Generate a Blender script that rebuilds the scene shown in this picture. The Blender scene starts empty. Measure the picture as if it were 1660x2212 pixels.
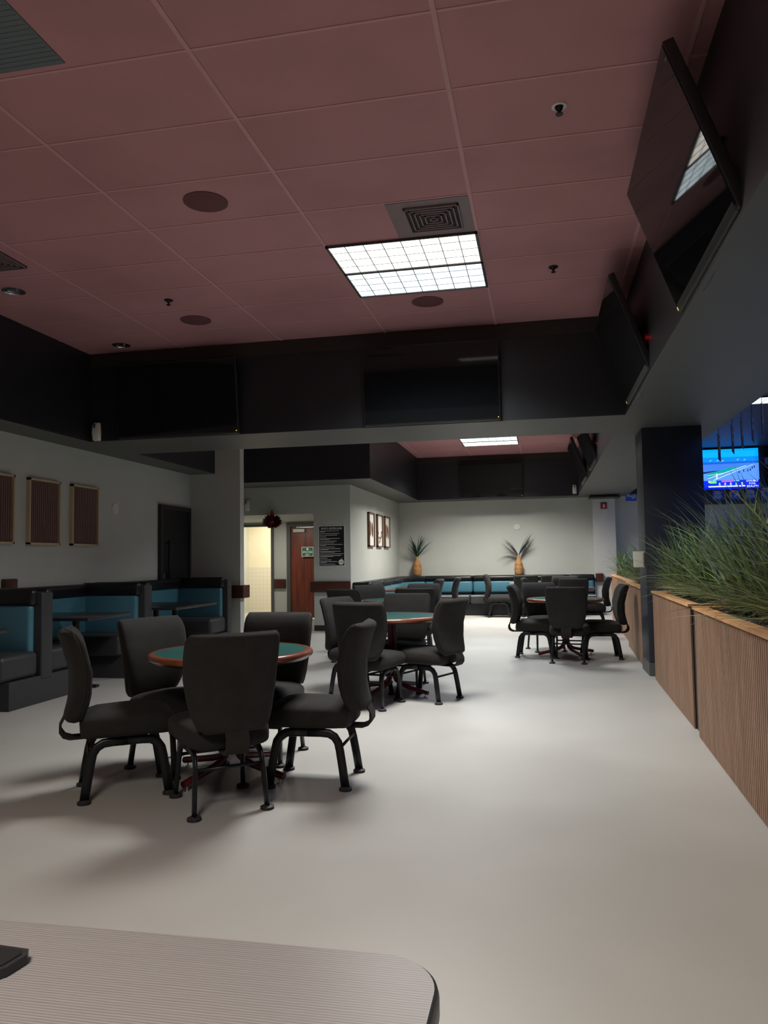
import bpy, bmesh, math, random
from mathutils import Vector, Matrix
R = random.Random(7)
col = bpy.context.scene.collection
PI = math.pi
# ------------------------------------------------------------------ materials
def mat(name, c, rough=.6, metal=0., spec=.5, var=0., vscale=6., bump=0., bscale=60., stretch=(1, 1, 1), c2=None, emis=None, es=0., sheen=0., coat=0., rvar=0.):
    m = bpy.data.materials.new(name); m.use_nodes = True
    nt = m.node_tree; N = nt.nodes; L = nt.links; b = N['Principled BSDF']
    b.inputs['Base Color'].default_value = (*c, 1); b.inputs['Roughness'].default_value = rough
    b.inputs['Metallic'].default_value = metal; b.inputs['Specular IOR Level'].default_value = spec
    b.inputs['Sheen Weight'].default_value = sheen; b.inputs['Coat Weight'].default_value = coat
    if emis: b.inputs['Emission Color'].default_value = (*emis, 1); b.inputs['Emission Strength'].default_value = es
    tc = N.new('ShaderNodeTexCoord'); mp = N.new('ShaderNodeMapping'); mp.inputs['Scale'].default_value = stretch
    L.new(tc.outputs['Object'], mp.inputs['Vector'])
    n = N.new('ShaderNodeTexNoise'); n.inputs['Scale'].default_value = vscale; n.inputs['Detail'].default_value = 5
    L.new(mp.outputs[0], n.inputs['Vector'])
    r = N.new('ShaderNodeValToRGB'); c2 = c2 or tuple(x * (1 - max(var, .04)) for x in c)
    r.color_ramp.elements[0].color = (*c2, 1); r.color_ramp.elements[1].color = (*c, 1)
    r.color_ramp.elements[0].position = .35; r.color_ramp.elements[1].position = .65
    L.new(n.outputs['Fac'], r.inputs['Fac']); L.new(r.outputs[0], b.inputs['Base Color'])
    if rvar:
        mr = N.new('ShaderNodeMapRange'); mr.inputs[3].default_value = rough - rvar; mr.inputs[4].default_value = rough + rvar
        L.new(n.outputs['Fac'], mr.inputs[0]); L.new(mr.outputs[0], b.inputs['Roughness'])
    if bump:
        n2 = N.new('ShaderNodeTexNoise'); n2.inputs['Scale'].default_value = bscale; L.new(mp.outputs[0], n2.inputs['Vector'])
        bp = N.new('ShaderNodeBump'); bp.inputs['Strength'].default_value = bump; bp.inputs['Distance'].default_value = .01
        L.new(n2.outputs['Fac'], bp.inputs['Height']); L.new(bp.outputs[0], b.inputs['Normal'])
    return m
M = {}
M['floor'] = mat('sealed_concrete', (.47, .455, .425), .40, var=.07, vscale=1.1, rvar=.07, bump=.03, bscale=14)
M['wall'] = mat('grey_wall_paint', (.55, .57, .53), .7, var=.03, vscale=2, bump=.05, bscale=220)
M['pillar'] = mat('pale_wall_paint', (.60, .61, .59), .65, var=.03)
M['ceiling'] = mat('maroon_ceiling_tile', (.50, .24, .26), .75, var=.16, vscale=1.2, bump=.12, bscale=160)
M['grid'] = mat('pink_ceiling_grid', (.58, .31, .325), .6)
M['black_paint'] = mat('charcoal_black_paint', (.016, .0185, .0235), .42, var=.1, bump=.05, bscale=30)
M['black_band'] = mat('umber_black_trim_paint', (.030, .023, .020), .5)
M['column_paint'] = mat('black_column_blue_glow_tint', (.020, .023, .034), .45, bump=.05, bscale=30)  # blue put into the black to stand for screen glow on the column
M['soffit'] = mat('soffit_grey_with_floor_bounce', (.105, .103, .096), .5, var=.08, vscale=1.5)  # black soffit lightened in colour for light bounced up from the floor
M['navy'] = mat('navy_bar_wall_paint', (.030, .036, .075), .5)
M['screen'] = mat('black_glass_screen', (.009, .010, .012), .035, spec=.5, coat=.0)
M['plastic'] = mat('black_plastic', (.02, .02, .022), .35)
M['fabric'] = mat('charcoal_woven_fabric', (.0225, .0208, .0185), .85, spec=.25, var=.2, vscale=14, bump=.25, bscale=500, sheen=.03)
M['piping'] = mat('charcoal_fabric_piping', (.016, .015, .014), .8)
M['steel'] = mat('black_powder_coated_steel', (.007, .0085, .010), .36, spec=.35)
M['glide'] = mat('dark_rubber_glide', (.03, .03, .031), .6)
M['chrome'] = mat('brushed_chrome', (.7, .7, .72), .22, metal=1)
M['red_tube'] = mat('burgundy_lacquered_steel', (.12, .012, .016), .3, spec=.6)
M['green'] = mat('teal_green_laminate', (.018, .098, .090), .30, var=.08)
M['cherry'] = mat('cherry_wood_edge', (.26, .07, .032), .3, var=.35, vscale=9, coat=.4)
M['vinyl'] = mat('black_vinyl', (.010, .010, .011), .36, spec=.4, bump=.1, bscale=40)
M['vinylg'] = mat('charcoal_vinyl', (.034, .034, .038), .5, bump=.08, bscale=90)
M['blue'] = mat('turquoise_vinyl', (.068, .205, .275), .42, var=.07)
M['blackl'] = mat('black_laminate', (.02, .022, .024), .28)
M['wood_dark'] = mat('mahogany_rail', (.085, .024, .015), .35, var=.3, vscale=12, stretch=(.3, .3, 2))
M['door_wood'] = mat('reddish_mahogany_door', (.235, .055, .028), .38, var=.4, vscale=5, stretch=(4, 4, .35), c2=(.12, .028, .018))
M['door_black'] = mat('black_door_paint', (.016, .016, .019), .4)
M['frame_grey'] = mat('dark_grey_door_frame', (.10, .10, .09), .5)
M['white'] = mat('white_plastic', (.72, .72, .69), .4)
M['cream'] = mat('cream_plastic', (.72, .66, .52), .45)
M['cream_wall'] = mat('cream_wall_paint', (.80, .73, .55), .7)
M['slat'] = mat('walnut_brown_slat', (.40, .235, .15), .55, var=.28, vscale=5, stretch=(2, 2, .4))
M['slat_gap'] = mat('dark_felt_gap', (.035, .022, .017), .9)
M['pine'] = mat('orange_pine_board', (.80, .42, .19), .5, var=.3, vscale=6, stretch=(6, .5, 2))
M['gravel'] = mat('grey_brown_bark_gravel', (.23, .20, .17), .95, c2=(.05, .042, .036), vscale=55, bump=1, bscale=60)
M['pale_frame'] = mat('pale_oak_frame', (.58, .46, .29), .5)
M['slat_panel'] = mat('brown_slat_panel', (.18, .10, .085), .7)
M['pic_frame'] = mat('walnut_picture_frame', (.14, .075, .045), .5)
M['paper'] = mat('white_paper_backing', (.84, .82, .77), .6)
M['brown_a'] = mat('copper_brown_leaf', (.30, .13, .05), .5, var=.5, vscale=18)
M['brown_b'] = mat('dark_bark_brown', (.08, .035, .025), .5)
M['wicker'] = mat('orange_wicker', (.68, .33, .10), .6, c2=(.30, .15, .045), vscale=60, bump=.8, bscale=80)
M['leafdark'] = mat('dark_green_leaf', (.030, .085, .045), .5)
M['grass'] = mat('green_grass_blade', (.12, .19, .055), .45, var=.4, vscale=5)
M['grass2'] = mat('bright_green_grass_blade', (.26, .38, .11), .42, var=.3, vscale=5)
M['grass3'] = mat('olive_grey_grass_blade', (.48, .48, .27), .5, var=.35, vscale=9)
M['purple'] = mat('dark_purple_grass_blade', (.055, .025, .028), .5)
M['black_sign'] = mat('black_sign_face', (.012, .012, .013), .4)
M['ink'] = mat('white_sign_ink', (.85, .85, .83), .5)
M['green_sign'] = mat('green_sign_face', (.03, .16, .09), .4)
M['red'] = mat('red_plastic', (.30, .02, .03), .4)
M['tinsel'] = mat('dark_red_foil', (.12, .006, .016), .35)
M['board'] = mat('royal_blue_banner_card', (.03, .12, .60), .5)
M['orange'] = mat('orange_yellow_print', (.85, .42, .06), .5)
M['ltable'] = mat('grey_woodgrain_laminate', (.36, .325, .315), .35)
M['vent'] = mat('maroon_grey_vent', (.22, .16, .17), .5)
M['ventdark'] = mat('dark_vent_gap', (.03, .02, .022), .8)
M['speaker'] = mat('maroon_speaker_grille', (.15, .055, .06), .8, bump=.4, bscale=400)
M['tilemat'] = mat('beige_wall_tile', (.70, .66, .55), .25)
M['led'] = mat('red_led', (.5, 0, 0), .4, emis=(1, .02, .03), es=6)
M['led2'] = mat('amber_led', (.4, .3, .02), .4, emis=(1, .75, .15), es=.5)
M['greybox'] = mat('blue_grey_ceiling_grille', (.125, .15, .165), .6)
# woodgrain stripes of the near table, tile joints of the corridor
def add_wave(m, c1, c2, scale, axis, dist=1.2, stretch=(1, 1, 1)):
    nt = m.node_tree; N = nt.nodes; L = nt.links; b = N['Principled BSDF']
    tc = N.new('ShaderNodeTexCoord'); mp = N.new('ShaderNodeMapping'); mp.inputs['Scale'].default_value = stretch
    w = N.new('ShaderNodeTexWave'); w.bands_direction = axis; w.inputs['Scale'].default_value = scale
    w.inputs['Distortion'].default_value = dist; w.inputs['Detail'].default_value = 3; w.inputs['Detail Scale'].default_value = 1.5
    L.new(tc.outputs['Object'], mp.inputs[0]); L.new(mp.outputs[0], w.inputs['Vector'])
    r = N.new('ShaderNodeValToRGB'); r.color_ramp.elements[0].color = (*c1, 1); r.color_ramp.elements[1].color = (*c2, 1)
    r.color_ramp.elements[0].position = .2; r.color_ramp.elements[1].position = .75
    L.new(w.outputs['Fac'], r.inputs['Fac']); L.new(r.outputs[0], b.inputs['Base Color'])
add_wave(M['ltable'], (.145, .133, .137), (.215, .198, .195), 60, 'Y', 2.5, (.10, 1, 1))
def tile_nodes(m, c, j, sx, sz):
    nt = m.node_tree; N = nt.nodes; L = nt.links; b = N['Principled BSDF']
    tc = N.new('ShaderNodeTexCoord'); mp = N.new('ShaderNodeMapping'); mp.inputs['Rotation'].default_value = (PI / 2, 0, 0)
    br = N.new('ShaderNodeTexBrick'); br.offset = 0; br.inputs['Color1'].default_value = (*c, 1); br.inputs['Color2'].default_value = (*c, 1)
    br.inputs['Mortar'].default_value = (*j, 1); br.inputs['Scale'].default_value = 1; br.inputs['Brick Width'].default_value = sx
    br.inputs['Row Height'].default_value = sz; br.inputs['Mortar Size'].default_value = .004
    L.new(tc.outputs['Object'], mp.inputs[0]); L.new(mp.outputs[0], br.inputs['Vector']); L.new(br.outputs[0], b.inputs['Base Color'])
tile_nodes(M['tilemat'], (.72, .67, .56), (.60, .55, .45), .10, .10)
def lens_mat(name, c, s):   # prismatic lens of a fluorescent fixture: 8 x 4 cells, darker dividers
    m = bpy.data.materials.new(name); m.use_nodes = True; nt = m.node_tree; N = nt.nodes; L = nt.links
    b = N['Principled BSDF']; b.inputs['Base Color'].default_value = (.5, .5, .5, 1); b.inputs['Roughness'].default_value = .35
    b.inputs['Emission Color'].default_value = (*c, 1)
    n = N.new('ShaderNodeTexNoise'); n.inputs['Scale'].default_value = 9
    tc = N.new('ShaderNodeTexCoord'); L.new(tc.outputs['Object'], n.inputs['Vector'])
    mr = N.new('ShaderNodeMapRange'); mr.inputs[1].default_value = .3; mr.inputs[2].default_value = .7
    mr.inputs[3].default_value = s * .75; mr.inputs[4].default_value = s * 1.2
    L.new(n.outputs['Fac'], mr.inputs[0]); L.new(mr.outputs[0], b.inputs['Emission Strength'])
    return m
M['lens_warm'] = lens_mat('warm_white_light_lens', (1, .95, .86), 1.7)
M['lens_cool'] = lens_mat('cool_white_light_lens', (.80, .95, 1), 1.3)
M['lens_frame'] = mat('dark_bronze_light_trim', (.05, .045, .045), .4)
M['lens_line'] = mat('grey_light_divider', (.32, .34, .35), .5)
# ------------------------------------------------------------------ mesh builder
class MB:
    def __init__(s): s.v = []; s.f = []; s.mi = []; s.cur = 0
    def add(s, vs, fs):
        o = len(s.v); s.v += [tuple(v) for v in vs]; s.f += [tuple(i + o for i in f) for f in fs]; s.mi += [s.cur] * len(fs); return s
    def box(s, x0, x1, y0, y1, z0, z1):
        vs = [(x, y, z) for z in (z0, z1) for y in (y0, y1) for x in (x0, x1)]
        return s.add(vs, [(0, 2, 3, 1), (4, 5, 7, 6), (0, 1, 5, 4), (2, 6, 7, 3), (0, 4, 6, 2), (1, 3, 7, 5)])
    def rbox(s, x0, x1, y0, y1, z0, z1, r=.01, seg=3):
        bm = bmesh.new(); bmesh.ops.create_cube(bm, size=1)
        for v in bm.verts: v.co = Vector(((x0 + x1) / 2 + v.co.x * (x1 - x0), (y0 + y1) / 2 + v.co.y * (y1 - y0), (z0 + z1) / 2 + v.co.z * (z1 - z0)))
        r = min(r, .49 * min(x1 - x0, y1 - y0, z1 - z0))
        bmesh.ops.bevel(bm, geom=bm.edges[:], offset=r, segments=seg, profile=.5, affect='EDGES')
        bm.verts.index_update(); s.add([v.co[:] for v in bm.verts], [[v.index for v in f.verts] for f in bm.faces]); bm.free(); return s
    def lathe(s, prof, n=32, c=(0, 0, 0)):
        vs = []; fs = []
        for r, z in prof:
            for i in range(n): a = 2 * PI * i / n; vs.append((c[0] + r * math.cos(a), c[1] + r * math.sin(a), c[2] + z))
        for k in range(len(prof) - 1):
            for i in range(n): j = (i + 1) % n; fs.append((k * n + i, k * n + j, (k + 1) * n + j, (k + 1) * n + i))
        if prof[0][0] > 1e-6: fs.append(tuple(range(n - 1, -1, -1)))
        if prof[-1][0] > 1e-6: fs.append(tuple(range((len(prof) - 1) * n, len(prof) * n)))
        return s.add(vs, fs)
    def disc(s, c, r, h, axis='Z', n=32):
        m = MB(); m.lathe([(r, 0), (r, h)], n)
        for i, (x, y, z) in enumerate(m.v):
            p = {'Z': (x, y, z), 'Y': (x, z, y), 'X': (z, x, y)}[axis]; m.v[i] = (p[0] + c[0], p[1] + c[1], p[2] + c[2])
        return s.add(m.v, m.f)
    def loft(s, secs, close=True):
        n = len(secs[0]); vs = [p for q in secs for p in q]; fs = []
        for k in range(len(secs) - 1):
            for i in range(n): j = (i + 1) % n; fs.append((k * n + i, k * n + j, (k + 1) * n + j, (k + 1) * n + i))
        if close: fs += [tuple(range(n - 1, -1, -1)), tuple(range((len(secs) - 1) * n, len(secs) * n))]
        return s.add(vs, fs)
    def tube(s, path, ra, rb=None, n=12, up=(1, 0, 0), closed=False):
        # ra: half width along 'side' (perpendicular to up and path), rb: half width along up
        rb = rb or ra; P = [Vector(p) for p in path]; secs = []; U0 = Vector(up)
        for i, p in enumerate(P):
            if closed: t = (P[(i + 1) % len(P)] - P[i - 1])
            else: t = (P[min(i + 1, len(P) - 1)] - P[max(i - 1, 0)])
            t.normalize(); u = (U0 - t * U0.dot(t))
            if u.length < 1e-4: u = t.orthogonal()
            u.normalize(); w = t.cross(u)
            secs.append([tuple(p + w * ra * math.cos(2 * PI * k / n) + u * rb * math.sin(2 * PI * k / n)) for k in range(n)])
        if closed: secs.append(secs[0]); return s.loft(secs, False)
        return s.loft(secs)
    def prism(s, pts, z0, z1):
        n = len(pts); vs = [(x, y, z0) for x, y in pts] + [(x, y, z1) for x, y in pts]
        return s.add(vs, [tuple(range(n - 1, -1, -1)), tuple(range(n, 2 * n))] + [(i, (i + 1) % n, n + (i + 1) % n, n + i) for i in range(n)])
    def build(s, name, m, parent=None, smooth=False, loc=(0, 0, 0), label=None, kind=None, recalc=True):
        me = bpy.data.meshes.new(name); me.from_pydata(s.v, [], s.f)
        ms = m if isinstance(m, (list, tuple)) else [m]
        for x in ms: me.materials.append(M[x])
        if len(ms) > 1:
            for p, i in zip(me.polygons, s.mi): p.material_index = i
        if recalc:
            bm = bmesh.new(); bm.from_mesh(me); bmesh.ops.recalc_face_normals(bm, faces=bm.faces[:]); bm.to_mesh(me); bm.free()
        if smooth:
            for p in me.polygons: p.use_smooth = True
            if smooth == 'auto':
                try: me.set_sharp_from_angle(angle=math.radians(40))
                except Exception: pass
        o = bpy.data.objects.new(name, me); col.objects.link(o); o.location = loc
        if parent: o.parent = parent
        if label: o['label'] = label
        if kind: o['kind'] = kind
        return o
def box(name, m, x0, x1, y0, y1, z0, z1, parent=None, r=0, kind=None, label=None):
    b = MB()
    (b.rbox(x0, x1, y0, y1, z0, z1, r) if r else b.box(x0, x1, y0, y1, z0, z1))
    return b.build(name, m, parent, smooth='auto' if r else False, kind=kind, label=label)
def struct(name, m, *a, **k): return box(name, m, *a, kind='structure', **k)
def tag(o, label, cat, group=None):
    o['label'] = label; o['category'] = cat
    if group: o['group'] = group
    return o
def thing(name, label, cat, loc=(0, 0, 0), rz=0, group=None):
    o = bpy.data.objects.new(name, None); o.empty_display_size = .1; col.objects.link(o); o.location = loc; o.rotation_euler = (0, 0, rz)
    return tag(o, label, cat, group)
def kids(o): return [c for c in bpy.data.objects if c.parent == o]
def copy_tree(o, loc, rz, label, group=None):
    tree = {}
    for c in bpy.data.objects:
        if c.parent: tree.setdefault(c.parent.name, []).append(c)
    def rec(x, par):
        c = x.copy(); col.objects.link(c)
        if par: c.parent = par
        for k in tree.get(x.name, []): rec(k, c)
        return c
    r = rec(o, None); r.location = loc; r.rotation_euler = (0, 0, rz); r['label'] = label
    if group: r['group'] = group
    return r
def text_mesh(body, w, h, bold=False):
    """outline of the words scaled into w x h, centred; returns verts in the XY plane and faces"""
    cu = bpy.data.curves.new('t', 'FONT'); cu.body = body; cu.align_x = 'CENTER'; cu.resolution_u = 2
    if bold: cu.offset = .015
    ob = bpy.data.objects.new('t', cu); col.objects.link(ob); me = bpy.data.meshes.new_from_object(ob)
    vs = [v.co.copy() for v in me.vertices]; fs = [tuple(p.vertices) for p in me.polygons]
    bpy.data.objects.remove(ob); bpy.data.curves.remove(cu); bpy.data.meshes.remove(me)
    xs = [v.x for v in vs]; ys = [v.y for v in vs]; cx = (min(xs) + max(xs)) / 2; cy = (min(ys) + max(ys)) / 2
    sx = w / (max(xs) - min(xs)); sy = h / (max(ys) - min(ys))
    return [((v.x - cx) * sx, (v.y - cy) * sy) for v in vs], fs
def text_on_y(mb, body, x, y, z, w, h, bold=False):      # on a face that looks towards -Y
    v, f = text_mesh(body, w, h, bold); mb.add([(x + a, y, z + b) for a, b in v], f)
# ------------------------------------------------------------------ dimensions
ZC, ZS = 3.69, 2.68
XW, XS, XR, XR2 = -5.458, -5.03, .845, 1.95
YB, YB2 = 7.862, 8.919
YN, YRW, YBK, YF = 11.30, 13.697, 18.62, 18.0
XP = -3.438; XB = 9.0; Y0 = -4.5
# ------------------------------------------------------------------ setting
struct('floor', 'floor', -7.6, XB, Y0, 19.2, -.1, 0)
struct('ceiling', 'ceiling', XS - .3, XR + .1, Y0, 19.0, ZC, ZC + .08)
struct('ceiling_bar', 'navy', XR + .1, XB, Y0, 19.0, ZC, ZC + .08)
struct('wall_left', 'wall', XW - .15, XW, Y0, YN + .157, 0, ZC)
struct('wall_nook', 'wall', XW, -4.61, YN, YN + .157, 0, ZC)
struct('wall_back', 'wall', XP - .15, XB, YBK, YBK + .15, 0, ZC)
struct('wall_picture', 'wall', XP - .25, XP, YRW, YBK, 0, ZC)
struct('wall_rules', 'wall', -4.14, XP - .25, YRW, YRW + .2, 0, ZC)
struct('wall_header', 'wall', -7.4, -4.14, YRW, YRW + .2, 2.16, ZC)
struct('wall_recess_right', 'wall', -4.14, -3.94, YRW + .2, 16.4, 0, 2.3)
struct('wall_recess_left', 'wall', -7.0, -6.8, YRW + .2, 16.4, 0, 2.3)
struct('ceiling_recess', 'wall', -7.0, -4.14, YRW + .2, 16.6, 2.165, 2.25)
struct('wall_alcove', 'wall', -7.6, -7.4, YN, 19.2, 0, ZC)
struct('wall_alcove_back', 'wall', -7.4, XW - .15, YN, YN + .157, 0, ZC)
struct('wall_front', 'wall', -7.6, XB, Y0 - .15, Y0, 0, ZC)
struct('wall_right', 'wall', XB, XB + .15, Y0, 19.2, 0, ZC)
# recess back wall with corridor opening (-6.75..-5.95) and door opening (-5.53..-4.6)
wr = MB(); wr.box(-7.0, -6.75, 16.4, 16.55, 0, 2.2); wr.box(-5.90, -5.58, 16.4, 16.55, 0, 2.2); wr.box(-6.75, -5.90, 16.4, 16.55, 2.12, 2.2)
wr.box(-5.58, -4.34, 16.4, 16.55, 2.14, 2.2)
wr.build('wall_recess_back', 'wall', kind='structure')
struct('wall_corridor', 'cream_wall', -7.4, -4.9, 18.7, 18.8, 1.145, 2.6)
struct('wall_corridor_tile', 'tilemat', -7.4, -4.9, 18.69, 18.8, 0, 1.145)
struct('wall_corridor_right', 'cream_wall', -5.0, -4.9, 16.6, 18.69, 0, 2.6)
struct('ceiling_corridor', 'cream_wall', -7.4, -4.9, 16.56, 18.7, 2.6, 2.66)
# soffits: dark faces, undersides coloured paler to stand for floor bounce light
def soffit(name, x0, x1, y0, y1):
    m = MB(); m.box(x0, x1, y0, y1, ZS + .004, ZC); m.cur = 1; m.box(x0, x1, y0, y1, ZS, ZS + .004)
    return m.build(name, ['black_paint', 'soffit'], kind='structure', recalc=False)
soffit('trim_1', XW, XS, Y0, YN)
soffit('trim_2', XS, XR, YB, YB2)
soffit('trim_3', XR, XR2, Y0, 18.1)
soffit('trim_4', -7.4, -2.85, 12.79, 18.62)
soffit('trim_5', -2.85, XR, YF, YBK)
soffit('trim_11', -7.4, XR, Y0, Y0 + .6)
soffit('trim_6', XR, XR2 + .6, 18.1, YBK)
struct('trim_7', 'black_band', XS, XR, YB - .012, YB, 3.535, ZC)
struct('trim_8', 'black_band', -2.85, XR, YF - .012, YF, 3.56, ZC)
struct('trim_9', 'navy', 2.6, XB, 18.40, YBK, 2.42, ZC)
struct('baseboard_rules', 'black_band', -4.14, XP, YRW - .012, YRW, 0, .10)
struct('baseboard_picture', 'black_band', XP, XP + .012, YRW, YBK - .6, 0, .10)
struct('baseboard_nook', 'black_band', XW + .9, -4.60, YN - .012, YN, 0, .10)
# ceiling grid bars
g = MB(); gx = -.4025
for k in range(-4, 2):
    x = gx + k * 1.158
    if XS < x < XR: g.box(x - .012, x + .012, Y0, YB, ZC - .005, ZC); g.box(x - .012, x + .012, YB2, YF, ZC - .005, ZC)
for k in range(-13, 27):
    y = 3.2177 + k * .5791
    if Y0 < y < YB - .03: g.box(XS, XR, y - .007, y + .007, ZC - .004, ZC)
    elif YB2 < y < YF: g.box(XS, XR, y - .009, y + .009, ZC - .004, ZC)
g.build('trim_10', 'grid', kind='structure')
# far pillar and the black column
struct('wall_pillar', 'pillar', 1.17, 1.67, 18.3, YBK, 0, ZS)
cb = thing('structural_column', 'black square column standing between the two planter runs', 'column', (1.10, 8.72, 0))
box('column_shaft', 'column_paint', 0, .62, 0, .58, 0, ZS, cb, r=.006)
box('column_base_plate', 'soffit', -.006, .626, -.006, .586, 0, .14, cb, label='grey metal kick plate at the foot')
# ------------------------------------------------------------------ doors
d = thing('door_1', 'dark single door at the far end of the left wall', 'door', (XW, 10.76, 0)); d['kind'] = 'structure'; del d['category']
f = MB(); f.box(0, .05, -.49, -.43, 0, 2.14); f.box(0, .05, .43, .49, 0, 2.14); f.box(0, .05, -.43, .43, 2.08, 2.14); f.build('door_frame', 'black_band', d)
box('door_leaf', 'door_black', 0, .03, -.43, .43, 0, 2.08, d)
h = MB(); h.tube([(.07, -.27, 1.05), (.07, -.27, 1.62)], .014); h.tube([(.03, -.27, 1.09), (.07, -.27, 1.09)], .01); h.tube([(.03, -.27, 1.58), (.07, -.27, 1.58)], .01)
h.build('pull_handle', 'steel', d, smooth=True); box('lock_plate', 'chrome', .03, .04, -.40, -.32, .95, 1.13, d, label='silver lock plate')
d = thing('door_2', 'reddish wooden door in the recess', 'door', (-5.04, 16.4, 0)); d['kind'] = 'structure'; del d['category']
f = MB(); f.box(-.54, -.455, -.03, .12, 0, 2.14); f.box(.455, .54, -.03, .12, 0, 2.14); f.box(-.455, .455, -.03, .12, 2.05, 2.14); f.build('door_frame', 'frame_grey', d)
box('door_leaf', 'door_wood', -.455, .455, .03, .075, .03, 2.05, d)
c = box('door_closer', 'white', -.39, -.12, -.03, .03, 1.925, 2.0, d, r=.01, label='pale metal closer box'); MB().tube([(-.25, -.01, 2.035), (.30, -.01, 2.035)], .009).build('closer_arm', 'chrome', c)
box('closer_shoe', 'white', -.31, -.24, -.03, .03, 2.02, 2.05, c)
d = thing('door_3', 'open corridor doorway in the recess', 'door', (-6.33, 16.4, 0)); d['kind'] = 'structure'; del d['category']
f = MB(); f.box(-.42, -.37, -.03, .15, 0, 2.12); f.box(.38, .445, -.03, .15, 0, 2.12); f.box(-.37, .38, -.03, .15, 2.07, 2.12); f.build('door_frame', 'frame_grey', d)
# ------------------------------------------------------------------ ceiling fittings
def fixture(x0, y0, lens, label, n=None, energy=60, colr=(1, .95, .86), lamp=True, z=ZC):
    t = thing('ceiling_light', label, 'ceiling light', ((x0 + .58), (y0 + .29), z))
    f = MB(); a, b = .579, .2895
    for q in ((-a, a, -b, -b + .016), (-a, a, b - .016, b), (-a, -a + .018, -b, b), (a - .018, a, -b, b)): f.box(*q, -.022, 0)
    f.build('frame', 'lens_frame', t)
    le = box('lens', lens, -a + .018, a - .018, -b + .016, b - .016, -.012, -.002, t)
    gr = MB()
    for i in range(1, 8): x = -a + 2 * a * i / 8; gr.box(x - .0032, x + .0032, -b + .016, b - .016, -.0145, -.012)
    for i in range(1, 4): y = -b + 2 * b * i / 4; gr.box(-a + .018, a - .018, y - .003, y + .003, -.0145, -.012)
    gr.build('divider_grid', 'lens_line', le)
    if lamp:
        l = bpy.data.lights.new('fluorescent_lamp', 'AREA'); l.shape = 'RECTANGLE'; l.size = 1.08; l.size_y = .5; l.energy = energy; l.color = colr; l.spread = math.radians(132)
        o = bpy.data.objects.new('fluorescent_lamp', l); col.objects.link(o); o.parent = t; o.location = (0, 0, -.03)
    return t
WARM = (1, .93, .80); COOL = (.90, .97, 1)
fixture(-1.5605, 5.534, 'lens_warm', 'nearer, warm white panel of the pair of lights beside the square air vent', energy=46, colr=(1, .95, .88))
fixture(-1.5605, 6.113, 'lens_cool', 'farther, bluish white panel of the pair of lights beside the square air vent', energy=46, colr=COOL)
fixture(-1.5605, -.85, 'lens_warm', 'warm white light panel overhead in front of the near table', energy=46, colr=WARM)
fixture(-1.5605, -.27, 'lens_warm', 'warm white light panel overhead behind the near table', energy=46, colr=WARM)
fixture(-1.5605, 10.6, 'lens_cool', 'nearer panel of the light pair above the middle tables', energy=36, colr=COOL)
fixture(-1.5605, 11.18, 'lens_cool', 'farther panel of the light pair above the middle tables', energy=36, colr=COOL)
fixture(-1.57, 15.2, 'lens_cool', 'nearer panel of the light pair seen beyond the beam', energy=84, colr=(1, .97, .90))
fixture(-1.57, 15.78, 'lens_warm', 'white light panel on the far ceiling seen just under the beam', energy=84, colr=(1, .97, .90))
fixture(3.05, 12.52, 'lens_cool', 'white light panel on the bar ceiling behind the hanging pennants', energy=42, colr=(.6, .75, 1))
fixture(4.25, 12.52, 'lens_cool', 'white light panel on the bar ceiling right of the pennants', energy=42, colr=(.6, .75, 1))
def lamp(name, loc, sx, sy, e, c, spread=180):
    l = bpy.data.lights.new(name, 'AREA'); l.shape = 'RECTANGLE'; l.size = sx; l.size_y = sy; l.energy = e; l.color = c; l.spread = math.radians(spread)
    o = bpy.data.objects.new(name, l); col.objects.link(o); o.location = loc; return o
lamp('recess_fill', (-5.45, 15.2, 2.15), .5, .3, 13, (1, .95, .84))  # added fill light that brightens the recess and its door, no fitting modelled
lamp('corridor_lamp', (-6.2, 17.6, 2.58), .9, .6, 48, (1, .94, .80))
lamp('bar_blue_fill', (3.6, 5.4, 3.66), 2.2, 2.2, 42, (.15, .25, 1))  # added blue fill for the bar glow, aimed to reach the column front
lamp('bar_blue_fill', (4.8, 15.5, 3.66), 2.2, 1.6, 12, (.14, .25, 1))  # second added blue fill, tints the far end of the bar
# air vents
def vent(cx, cy, half, label, tile=None):
    t = thing('air_vent', label, 'air vent', (cx, cy, ZC))
    if tile: box('mounting_tile', 'vent', tile[0] - cx, tile[1] - cx, tile[2] - cy, tile[3] - cy, -.006, 0, t)
    box('backing', 'ventdark', -half, half, -half, half, -.009, -.002, t)
    m = MB()
    for k in range(6):
        a = half * (1 - k * .17)
        for q in ((-a, a, -a, -a + .010), (-a, a, a - .010, a), (-a, -a + .010, -a, a), (a - .010, a, -a, a)): m.box(*q, -.022, -.009)
    m.build('louvre', 'vent', t)
vent(-.68, 5.24, .19, 'square air vent in a pale ceiling tile beside the lit light pair', (-.981, -.415, 4.967, 5.525))
vent(-4.19, 5.17, .19, 'square air vent cut by the left edge of the photo')
for (x, y, r, lb) in ((-2.135, 4.655, .147, 'large round ceiling speaker nearest the camera, left of the grid line'), (-3.305, 6.975, .15, 'round ceiling speaker near the left far corner of the maroon ceiling'), (-.983, 6.995, .148, 'round ceiling speaker just beyond the lit light pair')):
    t = thing('ceiling_speaker', lb, 'speaker', (x, y, ZC)); MB().lathe([(r, 0), (r, -.006), (r - .02, -.010)], 40).build('rim', 'grid' if False else 'speaker', t)
    MB().lathe([(r - .022, -.004), (r - .03, -.0115), (.0, -.014)], 40).build('grille', 'speaker', t, smooth=True)
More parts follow.
